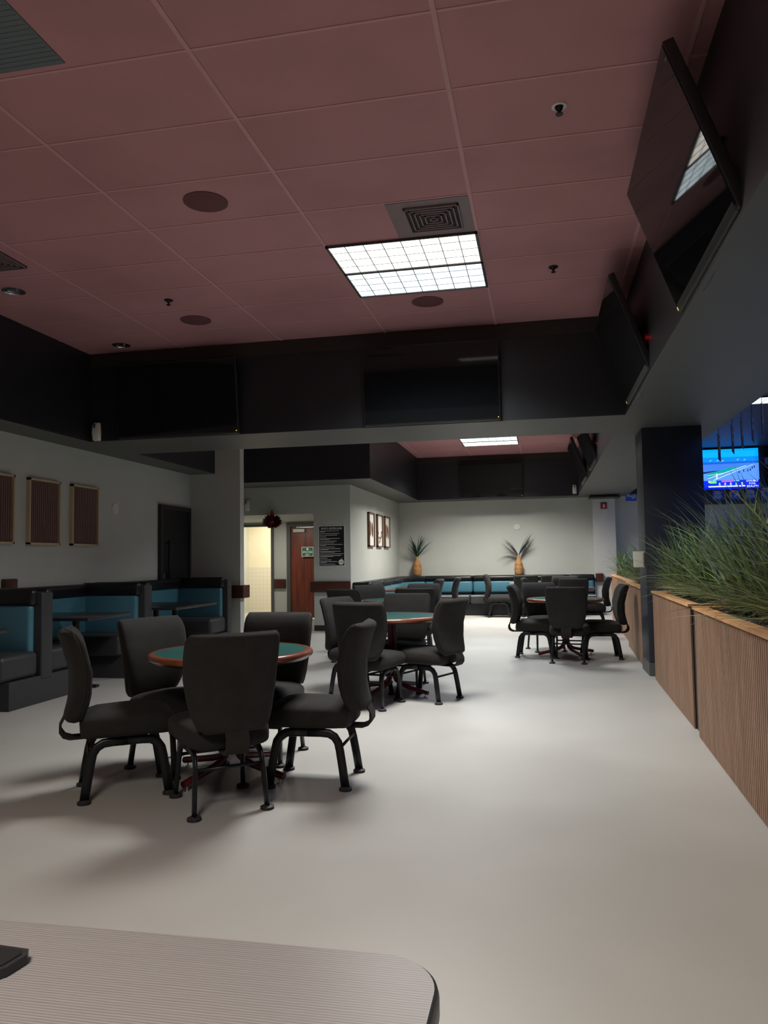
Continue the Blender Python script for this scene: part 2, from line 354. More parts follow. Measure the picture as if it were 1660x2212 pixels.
for (x, y, big, lb) in ((.155, 4.075, 1, 'ceiling sprinkler with a white ring, nearest the big tilted screen'), (.157, 6.397, 0, 'small dark ceiling sprinkler right of the lit light pair'), (-3.287, 6.372, 0, 'small dark ceiling sprinkler at the left, beside a round speaker')):
    t = thing('fire_sprinkler', lb, 'sprinkler', (x, y, ZC))
    MB().lathe([(.040, 0), (.040, -.006), (.030, -.009), (.024, -.004)], 28).build('escutcheon', 'white' if big else 'steel', t, smooth='auto')
    MB().lathe([(.024, -.001), (.018, -.020), (.008, -.03), (.008, -.042), (.020, -.044), (.020, -.048)], 20).build('head', 'steel', t, smooth='auto')
for (x, y, lb) in ((-4.475, 5.823, 'unlit chrome downlight nearest the left edge of the photo'), (-4.475, 7.582, 'unlit chrome downlight near the beam at the ceiling corner')):
    t = thing('recessed_downlight', lb, 'downlight', (x, y, ZC))
    MB().lathe([(.098, 0), (.098, -.006), (.086, -.008), (.082, -.003)], 36).build('trim_ring', 'chrome', t, smooth='auto')
    MB().lathe([(.082, -.001), (.0, -.0015)], 36).build('reflector', 'ventdark', t)
    m = MB(); m.box(-.022, -.006, -.04, .03, -.0045, -.0015); m.box(.006, .022, -.04, .03, -.0045, -.0015); m.tube([(-.05, -.02, -.004), (-.03, .035, -.004), (.03, .035, -.004), (.05, -.02, -.004)], .006, up=(0, 0, 1)); m.build('bulb', 'chrome', t)
t = thing('ceiling_grille', 'dark blue grey square panel in the ceiling at the top left corner', 'ceiling panel', (-2.45, 2.90, ZC))
box('panel', 'greybox', -.29, .275, -.30, .27, -.006, 0, t)
m = MB()
for k in range(18): m.box(-.28, .265, -.29 + k * .031, -.284 + k * .031, -.008, -.006)
m.build('slat', 'greybox', t)
# ------------------------------------------------------------------ televisions
def tv_flat(cx, y, z0, w, hgt, label, axis='Y', cz=None):
    t = thing('wall_television', label, 'television', (cx, y, z0))
    rr_ = lambda o: setattr(o, 'rotation_euler', (math.radians(6), 0, 0))
    rr_(box('bezel', 'plastic', -w / 2, w / 2, -.055, 0, 0, hgt, t, r=.006))
    rr_(box('screen', 'screen', -w / 2 + .012, w / 2 - .012, -.058, -.054, .022, hgt - .012, t))
    rr_(box('sensor_light', 'led2', w / 2 - .028, w / 2 - .018, -.062, -.058, .028, .038, t))
    box('wall_bracket', 'steel', -w / 4, w / 4, -.05, .02, hgt * .55, hgt * .62, t)
    return t
tv_flat(-1.08, YB - .02, 2.685, 1.42, .82, 'switched-off black television on the beam above the opening')
tv_flat(-3.91, YB - .02, 2.685, 1.44, .82, 'switched-off black television on the beam near the left corner')
tv_flat(-1.12, YF - .02, 2.69, 1.46, .83, 'switched-off dark grey television on the far room soffit')
def tv_tilt(yc, L, label, led=False, zb=2.715, xb=.835, xt=.56, zt=3.47):
    t = thing('tilted_television', label, 'television', (xb, yc, zb))
    ang = math.atan2(xb - xt, zt - zb); hgt = math.hypot(xb - xt, zt - zb)
    def rot(o): o.rotation_euler = (0, -ang, 0); return o
    rot(box('bezel', 'plastic', -.0, .05, -L / 2, L / 2, 0, hgt, t, r=.006))
    rot(box('screen', 'screen', -.004, .0, -L / 2 + .012, L / 2 - .012, .022, hgt - .012, t))
    rot(box('sensor_light', 'led2', -.008, -.004, L / 2 - .03, L / 2 - .018, .01, .03, t))
    m = MB(); m.box(.0, .13, -L / 2 + .25, L / 2 - .25, .2, .24); m.box(.0, .13, -L / 2 + .25, L / 2 - .25, .40, .44)
    b = m.build('wall_bracket', 'steel', t); b.rotation_euler = (0, 0, 0)
    rot(box('lower_housing', 'glide', -.006, .075, -L / 2 + .02, L / 2 - .02, -.006, .05, t, r=.012))
    k = MB(); k.tube([(.03, -L / 2 + .1, -.012), (.035, -.2, -.020), (.04, .1, -.028), (.03, L / 2 - .1, -.012)], .012); k.build('power_cable', 'plastic', t, smooth=True)
    if led: box('standby_light', 'led', -.045, -.035, -L / 2 + .24, -L / 2 + .25, .30, .312, t)
    return t
tv_tilt(4.02, 1.40, 'large black television tilted down from the right wall, mirroring the ceiling lights')
tv_tilt(6.80, 1.44, 'second tilted black television on the right wall, next to the beam', True)
tv_tilt(12.55, 1.40, 'nearer tilted television on the right soffit of the far room', True)
tv_tilt(15.1, 1.45, 'farther tilted television on the right soffit of the far room')
# left soffit television (only its lower edge catches light)
t = thing('side_television', 'black television mounted flat on the left soffit at the photo edge', 'television', (XS, 5.4, 2.70))
box('bezel', 'plastic', 0, .05, -.72, .72, 0, .82, t, r=.006); box('screen', 'screen', .05, .054, -.708, .708, .02, .808, t)
# racing television at the bar
def emat(n, c, s): M[n] = mat(n, tuple(x * .2 for x in c), .5, emis=c, es=s)
for n, c, s in (('scr_sky', (.0, .35, 1), 1.0), ('scr_sky2', (.0, .22, .85), .9), ('scr_hor', (.01, .10, .45), .8), ('scr_track', (.10, .28, .80), .9), ('scr_infield', (.06, .20, .60), .8), ('scr_green', (.0, .42, .25), .7), ('scr_blue', (.0, .01, .55), 1.0),
                ('scr_white', (.75, .85, 1), 1.0), ('scr_cyan', (.15, .55, 1), 1.0), ('scr_lime', (.15, .9, .1), .9), ('scr_pink', (.75, .1, .45), .9), ('scr_yellow', (.8, .9, .1), .9), ('scr_dark', (.0, .02, .12), .5)): emat(n, c, s)
tv = thing('racing_television', 'lit television showing a horse race above the bar banners', 'television', (3.97, 18.33, 2.745))
W, H = 1.62, .90
box('bezel', 'plastic', -W / 2, W / 2, 0, .055, -.015, H + .012, tv, r=.005)
names = ['scr_sky', 'scr_sky2', 'scr_hor', 'scr_track', 'scr_infield', 'scr_green', 'scr_blue', 'scr_white', 'scr_cyan', 'scr_lime', 'scr_pink', 'scr_yellow', 'scr_dark']
s = MB()
def q(mi, pts, e):   # pts in 0..1 of the screen
    s.cur = names.index(mi); vs = [(-W / 2 + u * W, -.001 - e * .0006, v * H) for u, v in pts]; s.add(vs, [tuple(range(len(vs)))])
U0 = .34   # left part stands behind the column
def U(u): return U0 + (1 - U0) * u
q('scr_sky', [(0, .80), (1, .80), (1, 1), (0, 1)], 0); q('scr_sky2', [(0, .68), (1, .68), (1, .80), (0, .80)], 0)
q('scr_hor', [(0, .62), (1, .64), (1, .68), (0, .68)], 0); q('scr_infield', [(0, .40), (1, .55), (1, .64), (0, .62)], 0)
q('scr_track', [(0, .22), (1, .22), (1, .63), (0, .30)], 1); q('scr_green', [(U(0), .28), (U(.75), .56), (U(.45), .54), (U(0), .40)], 2)
q('scr_white', [(U(0), .27), (U(.75), .57), (U(.75), .58), (U(0), .285)], 3); q('scr_white', [(U(.1), .22), (U(.9), .60), (U(.9), .606), (U(.1), .235)], 3)
q('scr_white', [(U(0), .345), (U(.3), .40), (U(.3), .405), (U(0), .355)], 3); q('scr_white', [(U(.16), .26), (U(.185), .26), (U(.18), .40), (U(.165), .40)], 4)
for a, b in ((.6, .42), (.69, .45), (.77, .455), (.82, .47), (.86, .52), (.9, .54)): q('scr_dark', [(U(a), b - .03), (U(a + .025), b - .03), (U(a + .02), b + .03), (U(a + .003), b + .03)], 4)
for a, b in ((.03, .70), (.17, .70), (.27, .69), (.57, .71), (.70, .70)): q('scr_cyan', [(U(a), b), (U(a + .03), b + .005), (U(a + .06), b + .035), (U(a + .02), b + .03)], 4)
q('scr_blue', [(0, 0), (1, 0), (1, .22), (0, .22)], 2); q('scr_lime', [(U(.03), .15), (U(.16), .15), (U(.16), .215), (U(.03), .215)], 3); q('scr_yellow', [(U(0), .17), (U(.04), .17), (U(.04), .215), (U(0), .215)], 4)
q('scr_pink', [(U(.26), .18), (U(.49), .18), (U(.49), .215), (U(.26), .215)], 3); q('scr_cyan', [(U(.50), .19), (U(.61), .19), (U(.61), .215), (U(.50), .215)], 3)
q('scr_white', [(U(0), .055), (U(.72), .055), (U(.72), .085), (U(0), .085)], 3)
for a in (.20, .31, .42, .53, .64): q('scr_white', [(U(a), .10), (U(a + .04), .10), (U(a + .04), .115), (U(a), .115)], 4); q('scr_white', [(U(a + .005), .13), (U(a + .035), .13), (U(a + .03), .16), (U(a + .01), .16)], 4)
s.cur = names.index('scr_white')
for body, zz, ww, hh in (('DOUBLE', .19, .36, .045), ('POOL', .125, .21, .042), ('$24,891', .055, .36, .055)):
    v, f = text_mesh(body, ww * (1 - U0) * W * .62, hh * H, True); s.add([(-W / 2 + U(.86) * W + a, -.006, zz * H + b) for a, b in v], f)
s.build('screen_picture', names, tv, recalc=False)
l = bpy.data.lights.new('screen_glow', 'AREA'); l.shape = 'RECTANGLE'; l.size = 1.5; l.size_y = .8; l.energy = 7; l.color = (.05, .25, 1)
o = bpy.data.objects.new('screen_glow', l); col.objects.link(o); o.parent = tv; o.location = (0, -.02, .45); o.rotation_euler = (PI / 2, 0, 0)
t = thing('bar_television', 'switched-off television right of the lit racing screen', 'television', (5.70, 18.34, 2.745))
box('bezel', 'plastic', -.8, .8, 0, .055, 0, .90, t, r=.005); box('screen', 'screen', -.79, .79, -.004, 0, .02, .89, t); box('lower_trim', 'white', -.86, .8, -.008, .02, -.02, 0, t, label='thin pale lower edge')
# banner cards under the bar screens
def rams(mb_w, mb_o, x, y, z, sc):
    for body, dx, w in (('L', -.065, .045), ('A', .05, .10)): text_on_y(mb_w, body, x + dx * sc, y, z, w * sc, .075 * sc, True)
    pts = []
    for i in range(15):
        a = math.radians(40 + i * 18); pts.append((a, .075 - .0012 * i))
    out = [(x + math.cos(a) * r * 1.25 * sc, y - .001, z + math.sin(a) * r * sc) for a, r in pts]
    inn = [(x + math.cos(a) * (r - .022 + .0013 * i) * 1.25 * sc, y - .001, z + math.sin(a) * (r - .022 + .0013 * i) * sc) for i, (a, r) in enumerate(pts)]
    mb_o.add(out + inn, [(i, i + 1, 15 + i + 1, 15 + i) for i in range(14)])
bl = ['beer advert card just under the left corner of the racing screen', 'leftmost football logo card under the racing screen', 'beer advert card under the right half of the racing screen', 'football logo card at the right edge of the photo']
for i, x in enumerate((3.90, 4.26, 4.59, 4.94)):
    t = thing('banner_card', 'blue ' + bl[i], 'banner', (x, 18.36, 2.51), 0, 'blue cards strung under the bar screens')
    box('card', 'board', -.105, .105, 0, .006, 0, .215, t)
    if i % 2 == 0:
        w = MB(); text_on_y(w, 'BUD', 0, -.002, .185, .10, .03, True); text_on_y(w, 'LIGHT', 0, -.002, .145, .15, .042, True); text_on_y(w, 'EASY TO', 0, -.002, .095, .14, .026, True); text_on_y(w, 'DRINK', 0, -.002, .062, .15, .028, True); w.box(-.05, .05, -.003, -.001, .03, .034)
        w.build('lettering', 'ink', t, recalc=False)
    else:
        w = MB(); oo = MB(); rams(w, oo, 0, -.002, .115, 1.25); w.build('lettering', 'ink', t, recalc=False); oo.build('horn_emblem', 'orange', t, recalc=False)
# hanging pennants along the soffit edge
pl = ['beside the top of the black column', 'second one out from the black column', 'third one out from the black column', 'fourth one out from the black column', 'in front of the bar ceiling light, left one', 'largest one, in front of the bar ceiling light']
for i, y in enumerate((9.5, 8.85, 8.45, 8.05, 7.7, 7.35)):
    t = thing('hanging_pennant', 'dark blue pennant hanging edge-on, ' + pl[i], 'pennant', (2.06, y, 2.38), math.radians(72), 'pennants strung along the bar soffit')
    box('card', 'navy' if i < 5 else 'board', -.12, .12, 0, .005, 0, .30, t)
    w = MB(); oo = MB()
    if i % 2 == 0: rams(w, oo, 0, -.002, .17, 1.3); oo.build('horn_emblem', 'orange', t, recalc=False)
    else: text_on_y(w, 'BUD', 0, -.002, .22, .12, .04, True); text_on_y(w, 'LIGHT', 0, -.002, .15, .17, .05, True)
    w.build('lettering', 'ink', t, recalc=False)
    MB().tube([(0, .002, .30), (0, .002, .42)], .0025, n=6).build('string', 'plastic', t)
t = thing('hanging_pennant', 'bright blue printed pennant seen left of the black column', 'pennant', (2.02, 18.2, 2.53), math.radians(18), 'pennants strung along the bar soffit')
box('card', 'board', -.13, .13, 0, .005, 0, .30, t); w = MB(); text_on_y(w, 'NFL', -.04, -.002, .17, .12, .16, True); text_on_y(w, 'LA', .07, -.002, .13, .08, .14, True); w.build('lettering', 'ink', t, recalc=False)
# ------------------------------------------------------------------ small wall things
def freshener(x, y, z, label):
    t = thing('air_freshener', label, 'air freshener', (x, y, z))
    m = MB(); secs = []
    for k, (zz, w, dp) in enumerate(((0, .040, .05), (.01, .046, .06), (.09, .050, .075), (.17, .044, .07), (.20, .038, .055), (.205, .03, .04))):
        secs.append([(math.copysign(abs(math.cos(a)) ** .6, math.cos(a)) * w, -dp / 2 + math.copysign(abs(math.sin(a)) ** .6, math.sin(a)) * dp / 2, zz) for a in [2 * PI * i / 20 for i in range(20)]])
    m.loft(secs).build('housing', 'white', t, smooth='auto')
    box('nozzle', 'plastic', -.018, .002, -.075, -.06, .14, .185, t, r=.004)
freshener(-4.92, YB, 2.685, 'white air freshener on the beam in the left corner')
freshener(-5.43, YRW, 2.245, 'white air freshener on the wall above the recess opening')
freshener(.77, YF, 2.72, 'white air freshener on the far soffit beside the tilted screens')
for loc, ax, lb in (((-.571, YBK - .012, 2.02), 'Y', 'white round plate high on the far back wall'), ((XW, 9.112, 2.004), 'X', 'white round plate on the left wall between the slat art and the door')):
    t = thing('wall_plate', lb, 'wall plate', loc); MB().disc((0, 0, 0), .072, .012, ax).build('cover', 'white', t); MB().disc((0, -.004 if ax == 'Y' else 0, 0) if ax == 'Y' else (.012, 0, 0), .05, .004, ax).build('centre_cap', 'white', t)
t = thing('fire_alarm', 'red fire alarm on the pale far pillar', 'fire alarm', (1.423, 18.3, 2.375)); box('back_plate', 'red', -.07, .07, -.03, 0, 0, .14, t, r=.004); box('strobe', 'white', -.018, .018, -.045, -.03, .03, .11, t, r=.004, label='clear white strobe')
t = thing('ceiling_bracket_box', 'flat black tray under the soffit above the pale pillar', 'tray', (1.42, 18.1, 2.60)); box('tray', 'plastic', -.34, .34, -.2, .18, 0, .045, t, r=.004); box('edge_strip', 'chrome', -.34, .34, -.206, -.2, 0, .012, t); box('hanger', 'soffit', -.30, .30, -.1, .18, .045, .08, t)
t = thing('thermostat', 'cream thermostat box on the side of the black column', 'thermostat', (1.10, 8.78, 1.16))
box('housing', 'cream', -.115, 0, 0, .10, 0, .175, t, r=.008); m = MB()
for k in range(13): m.box(-.020, -.003, -.004, .0, .012 + k * .0118, .018 + k * .0118)
m.build('vent_slot', 'glide', t)
# rules poster
t = thing('rules_poster', 'black poster headed SPORTS CENTER RULES on the wall by the recess', 'sign', (-3.793, YRW, 1.18))
box('border', 'ink', -.252, .252, -.008, 0, 0, .75, t); box('panel', 'black_sign', -.238, .238, -.011, -.008, .014, .736, t)
w = MB(); text_on_y(w, 'SPORTS CENTER RULES', 0, -.0125, .695, .40, .038, True)
z = .655; rr = random.Random(3)
for k, (a, b) in enumerate(((.82, .2), (.84, 0), (.75, 0), (.28, 0), (.85, .4), (.72, 0), (.62, 0), (.97, .25), (.65, 0), (.88, .35), (.88, .62), (1, 0), (.9, .55), (.32, 0), (.48, 0), (.74, .26), (.65, 0), (.65, 0), (.55, 0))):
    for j, ln in enumerate((a, b)):
        if not ln: continue
        x = -.228 + (.008 if j else 0); end = x + ln * .45
        while x < end: ww = rr.uniform(.010, .032); w.box(x, min(x + ww, end), -.0125, -.0115, z - .0085, z); x += ww + .003
        z -= .0165
    z -= .0145
w.build('lettering', 'ink', t, recalc=False)
m = MB(); m.disc((.178, -.014, .075), .05, .002, 'Y', 28); m.tube([(.185, -.013, .125), (.195, -.013, .148)], .004, n=6); lo = m.build('round_emblem', 'ink', t); w = MB(); text_on_y(w, 'CITRUS', .178, -.0148, .075, .075, .02, True); w.build('emblem_lettering', 'frame_grey', lo, recalc=False)
# employees only sign
t = thing('door_sign', 'green EMPLOYEES ONLY sign fixed to the reddish door', 'sign', (-5.09, 16.36, 1.38))
box('border', 'ink', -.135, .135, 0, .008, 0, .215, t); box('panel', 'green_sign', -.122, .122, -.003, 0, .012, .203, t)
w = MB(); text_on_y(w, 'EMPLOYEES', 0, -.0045, .10, .215, .05, True); text_on_y(w, 'ONLY', 0, -.0045, .04, .10, .045, True); w.disc((0, -.0045, .165), .026, .001, 'Y', 20); w.build('lettering', 'ink', t, recalc=False)
# wood rails
def rail(x0, x1, y0, y1, z0, z1, lb): tag(box('wall_rail', 'wood_dark', x0, x1, y0, y1, z0, z1, r=.012), lb, 'wall rail')
rail(-4.20, -3.44, YRW - .06, YRW, .705, .905, 'dark red wooden rail below the rules poster')
rail(-5.87, -5.60, 16.34, 16.4, .68, .89, 'dark red wooden rail between the two doorways of the recess')
rail(-4.76, -4.53, YN - .07, YN + .20, .725, .925, 'dark wooden rail block wrapping the end of the grey wall')
rail(XW, XW + .06, 6.97, 7.16, .93, 1.147, 'wooden rail end on the left wall above the first booth')
rail(1.19, 1.36, 18.22, 18.3, .70, .90, 'dark red wooden rail at the right end of the long banquette')
# framed slat art on the left wall
for i, (y0, y1, lb) in enumerate(((6.56, 7.115, 'pale framed brown slat panel cut by the left edge of the photo'), (7.35, 7.90, 'middle of the three pale framed brown slat panels on the left wall'), (8.13, 8.685, 'pale framed brown slat panel nearest the white round plate'))):
    t = thing('slat_art', lb, 'wall art', (XW, (y0 + y1) / 2, 1.51), 0, 'framed slat panels on the left wall'); a = (y1 - y0) / 2; f = MB(); hh = .725
    for q_ in ((-a, a, 0, .022), (-a, a, hh - .022, hh), (-a, -a + .022, 0, hh), (a - .022, a, 0, hh)): f.box(0, .045, q_[0], q_[1], q_[2], q_[3])
    f.build('frame', 'pale_frame', t); f = MB(); f.box(0, .014, -a + .02, a - .02, .02, hh - .02); n = 15; st = (2 * a - .05) / n
    for k in range(n): f.box(.014, .028, -a + .027 + k * st, -a + .027 + k * st + st * .68, .022, hh - .022)
    f.build('slat_panel', 'slat_panel', t)
# three narrow pictures
def leaf(mb, y, z, hw, hh, x=.034, bend=0):
    n = 9; L_ = []; Rr = []
    for i in range(n):
        s_ = -1 + 2 * i / (n - 1); w_ = hw * (1 - abs(s_) ** 2.4) ** .8 + .004; c = y + bend * s_
        L_.append((x, c - w_, z + s_ * hh)); Rr.append((x, c + w_, z + s_ * hh))
    mb.add([(p[0] + .006, p[1], p[2]) for p in L_ + Rr] + L_ + Rr, [(i, i + 1, n + i + 1, n + i) for i in range(n - 1)] + [(i, 2 * n + i, 2 * n + i + 1, i + 1) for i in range(n - 1)] + [(n + i, n + i + 1, 3 * n + i + 1, 3 * n + i) for i in range(n - 1)])
for i, (y0, y1, lb) in enumerate(((15.10, 15.61, 'narrow framed picture of two brown leaves, nearest the corner'), (15.92, 16.45, 'middle narrow picture with a brown flowering twig'), (16.72, 17.26, 'narrow framed picture of two leaves, nearest the back wall'))):
    t = thing('framed_picture', lb, 'picture', (XP, (y0 + y1) / 2, 1.555), 0, 'narrow pictures beside the banquette'); a = (y1 - y0) / 2; hh = .70; f = MB()
    for q_ in ((-a, a, 0, .025), (-a, a, hh - .025, hh), (-a, -a + .03, 0, hh), (a - .03, a, 0, hh)): f.box(0, .05, *q_)
    f.build('frame', 'pic_frame', t); box('backing', 'paper', 0, .026, -a + .028, a - .028, .024, hh - .024, t)
    m = MB(); m2 = MB()
    if i != 1: leaf(m, -.09, .37, .055, .15, x=.027, bend=.01); leaf(m2, .09, .35, .055, .15, x=.027, bend=-.01)
    else:
        m.tube([(.03, .16, .34), (.03, .13, .24), (.03, .02, .16), (.03, -.04, .08)], .008, n=6)
        for yy, zz in ((-.16, .30), (-.07, .20), (.05, .19), (-.03, .12), (.14, .23), (.17, .32)): m2.disc((.028, yy, zz), .028, .008, 'X', 6)
    m.build('copper_motif', 'brown_a', t); m2.build('dark_motif', 'brown_b', t)
# tinsel garland ball
t = thing('foil_garland', 'dark red spiky foil decoration hanging by the recess opening', 'decoration', (-4.90, YRW - .14, 2.03))
m = MB()
for k in range(340):
    a = R.uniform(0, 2 * PI); el = R.uniform(-1, 1); dx, dz, dy = math.cos(a) * math.sqrt(1 - el * el), el, math.sin(a) * math.sqrt(1 - el * el)
    p = Vector((dx * .18, dy * .10, dz * .125)); pr = p * .45; s_ = Vector((-dz, .2, dx)).normalized() * .022; tip = p * R.uniform(1.0, 1.22)
    m.add([pr - s_, pr + s_, tip], [(0, 1, 2)]); m.add([pr - s_.yzx * .8, pr + s_.yzx * .8, tip], [(0, 1, 2)])
m.lathe([(.0, -.09), (.06, -.07), (.09, 0), (.06, .07), (0, .09)], 16); m.build('foil_ball', 'tinsel', t, recalc=False)
MB().lathe([(.045, .09), (.02, .20), (.0, .22)], 12, (-.0, 0, 0)).build('hanging_tassel', 'red', t)
# ------------------------------------------------------------------ banquet chairs
def sgn_pow(v, p): return math.copysign(abs(v) ** p, v)
def interp(tab, x):
    for (x0, *a), (x1, *b) in zip(tab, tab[1:]):
        if x <= x1: u = (x - x0) / (x1 - x0); u = max(0, min(1, u)); u = u * u * (3 - 2 * u); return [p + (q_ - p) * u for p, q_ in zip(a, b)]
    return list(tab[-1][1:])
# backrest: height -> half width, centre y, forward wing
BT = [(.425, .165, -.283, .012), (.47, .190, -.272, .018), (.56, .222, -.250, .026), (.70, .243, -.252, .034), (.82, .247, -.285, .038), (.925, .243, -.325, .040)]
def back_pt(z, u, off):   # u in -1..1 across, off forward/back offset
    w, cy, wing = interp(BT, z); return (w * u, cy + wing * u * u + off, z)
def make_chair(label, group):
    t = thing('banquet_chair', label, 'chair', (0, 0, 0), 0, group)
    # seat: sections along y
    m = MB(); secs = []; n = 28
    for y, w, zc, h_ in ((-.245, .150, .385, .018), (-.238, .185, .385, .045), (-.215, .205, .390, .058), (-.15, .222, .397, .066), (-.02, .235, .400, .068), (.12, .240, .402, .068), (.20, .238, .396, .062), (.245, .228, .386, .050), (.262, .205, .380, .032), (.266, .17, .378, .012)):
        sec = []
        for i in range(n):
            a = 2 * PI * i / n; x = sgn_pow(math.cos(a), .38) * w; zz = sgn_pow(math.sin(a), .5) * h_
            if math.sin(a) > 0: zz += .012 * (1 - (x / w) ** 2)
            sec.append((x, y, zc + zz))
        secs.append(sec)
    st = m.loft(secs).build('seat', 'fabric', t, smooth=True)
    # backrest
    m = MB(); secs = []; n = 40; zs = [.425, .430, .442, .47, .52, .58, .64, .70, .76, .82, .86, .893, .910, .921, .925]
    for k, z in enumerate(zs):
        th = .048 * min(1, .2 + (k / 3) ** .7 if k < 3 else 1) * (1 if k < 11 else (1, .93, .78, .5, .2)[k - 10] if k > 10 else 1)
        sh = (.86, .93, .975)[k] if k < 3 else 1 if k < 11 else (.99, .975, .95, .90)[min(k - 11, 3)]
        sec = []
        for i in range(n):
            a = 2 * PI * i / n; u = sgn_pow(math.cos(a), .33) * sh; sec.append(back_pt(z, u, sgn_pow(math.sin(a), .6) * th * (1 + .15 * (1 - u * u))))
        secs.append(sec)
    bk = m.loft(secs).build('backrest', 'fabric', t, smooth=True)
    pth = [back_pt(z, -1.0 if k < 11 else -.985, 0) for k, z in enumerate(zs[2:12])]
    top = [back_pt(.921, u, .002) for u in (-.93, -.7, -.35, 0, .35, .7, .93)]
    top = [(x, y, .924) for x, y, z in top]
    oth = [(-p[0], p[1], p[2]) for p in reversed(pth)]
    MB().tube(pth + top + oth, .0045, n=6, up=(0, 1, 0)).build('piping', 'piping', bk, smooth=True)
    # J shaped bracket
    J = [(-.30, .50), (-.325, .44), (-.345, .40), (-.345, .365), (-.325, .335), (-.29, .322), (-.20, .322), (-.10, .325)]
    m = MB(); m.loft([[(-.06, y - .007, z - .004), (.06, y - .007, z - .004), (.06, y + .007, z + .006), (-.06, y + .007, z + .006)] for y, z in J]); m.build('back_bracket', 'fabric', t, smooth='auto')
    # legs: each half of a side arch
    for sx in (-1, 1):
        for sy in (-1, 1):
            pts = []
            for y, z, x in ((.222, .012, .190), (.206, .12, .184), (.190, .215, .178), (.180, .258, .175), (.158, .290, .173), (.125, .308, .172), (.08, .312, .172), (0, .312, .172)): pts.append((sx * x, sy * y, z))
            lg = MB().tube(pts, .025, .0125, n=14, up=(1, 0, 0)).build('leg', 'steel', t, smooth=True)
            MB().lathe([(.020, .022), (.030, .016), (.036, .014), (.036, .009), (.030, .007), (.036, .005), (.036, 0)], 20, (sx * .190, sy * .222, 0)).build('glide', 'glide', lg, smooth='auto')
    for y in (-.07, .09): box('seat_rail', 'steel', -.172, .172, y - .018, y + .018, .318, .338, t)
    for y in (-.196, .196): MB().tube([(-.176, y, .235), (.176, y, .235)], .009, n=10, up=(0, 0, 1)).build('stretcher', 'steel', t, smooth=True)
    return t
def rz(f): return math.atan2(-f[0], f[1])
T1 = 'chairs around the nearest round table'; T2g = 'chairs around the second round table'; T3g = 'chairs around the right hand round table'; T4g = 'chairs in the tangle behind the second table'; T8g = 'chairs at the far right round table'; BQ = 'chairs along the far banquette tables'
chairs = [
 (-1.728, 3.944, (-.62, .785), 'charcoal chair nearest the camera, seen square from behind at the nearest round table', T1),
 (-1.343, 4.44, (-.999, -.03), 'charcoal chair in side view on the right of the nearest round table', T1),
 (-2.37, 4.085, (.83, .557), 'charcoal chair in side view on the left of the nearest round table', T1),
 (-2.30, 4.585, (.90, -.43), 'charcoal chair behind left of the nearest round table, facing the camera side', T1),
 (-1.83, 4.90, (-.02, -1), 'charcoal chair on the far side of the nearest round table, below the recess', T1),
 (-1.51, 6.75, (.20, .98), 'black chair seen from behind in front of the second round table', T2g),
 (-1.72, 7.20, (.93, -.37), 'black chair at the left of the second round table, partly behind another back', T2g),
 (-1.06, 7.11, (-.918, .398), 'black chair at the right of the second round table with all legs showing', T2g),
 (-1.42, 7.78, (-.03, -1), 'grey looking chair facing the camera across the second round table', T2g),
 (.305, 9.825, (.14, .99), 'black chair seen square from behind at the right hand round table', T3g),
 (-.107, 10.33, (.995, -.08), 'black chair in side view left of the right hand round table', T3g),
 (.70, 10.21, (-.996, -.05), 'black chair in side view right of the right hand round table, beside the planter', T3g),
 (.02, 10.98, (.30, -.95), 'black chair facing the camera behind the right hand round table', T3g),
 (-2.36, 9.62, (.35, .94), 'black chair back showing its curved top below the dark wall rail', T4g),
 (-2.28, 10.60, (.62, -.78), 'grey chair facing the camera left of the banquette corner', T4g),
 (-1.60, 9.80, (-.10, .99), 'black chair with a curved top seen from behind, under the corner table edge', T4g),
 (-1.75, 10.95, (-.12, -.99), 'black chair facing the camera behind the curved top chair', T4g),
 (-2.10, 13.75, (-.97, .1), 'black chair side on to the corner banquette table, nearer of two', BQ),
 (-1.90, 14.75, (-.97, -.1), 'black chair side on to the corner banquette table, farther of two', BQ),
 (-.93, 17.02, (1, -.02), 'black chair in side view standing alone before the long turquoise banquette', BQ),
 (-.33, 16.35, (.03, 1), 'black chair seen from behind under the right hand wicker vase', BQ),
 (.22, 16.40, (.03, 1), 'black chair seen from behind, right of the one under the wicker vase', BQ),
 (-.02, 14.0, (.995, .05), 'black chair in side view left of the far right round table', T8g),
 (.82, 13.95, (-.99, .08), 'black chair right of the far right round table, against the planter', T8g),
 (.48, 13.50, (-.08, 1), 'black chair seen from behind at the far right round table', T8g),
 (.42, 14.62, (.02, -1), 'black chair facing the camera at the far right round table', T8g)]
c0 = make_chair(chairs[0][3], chairs[0][4])
c0.location = (chairs[0][0], chairs[0][1], 0); c0.rotation_euler = (0, 0, rz(chairs[0][2]))
for x, y, f, lb, gr in chairs[1:]: copy_tree(c0, (x, y, 0), rz(f), lb, gr)
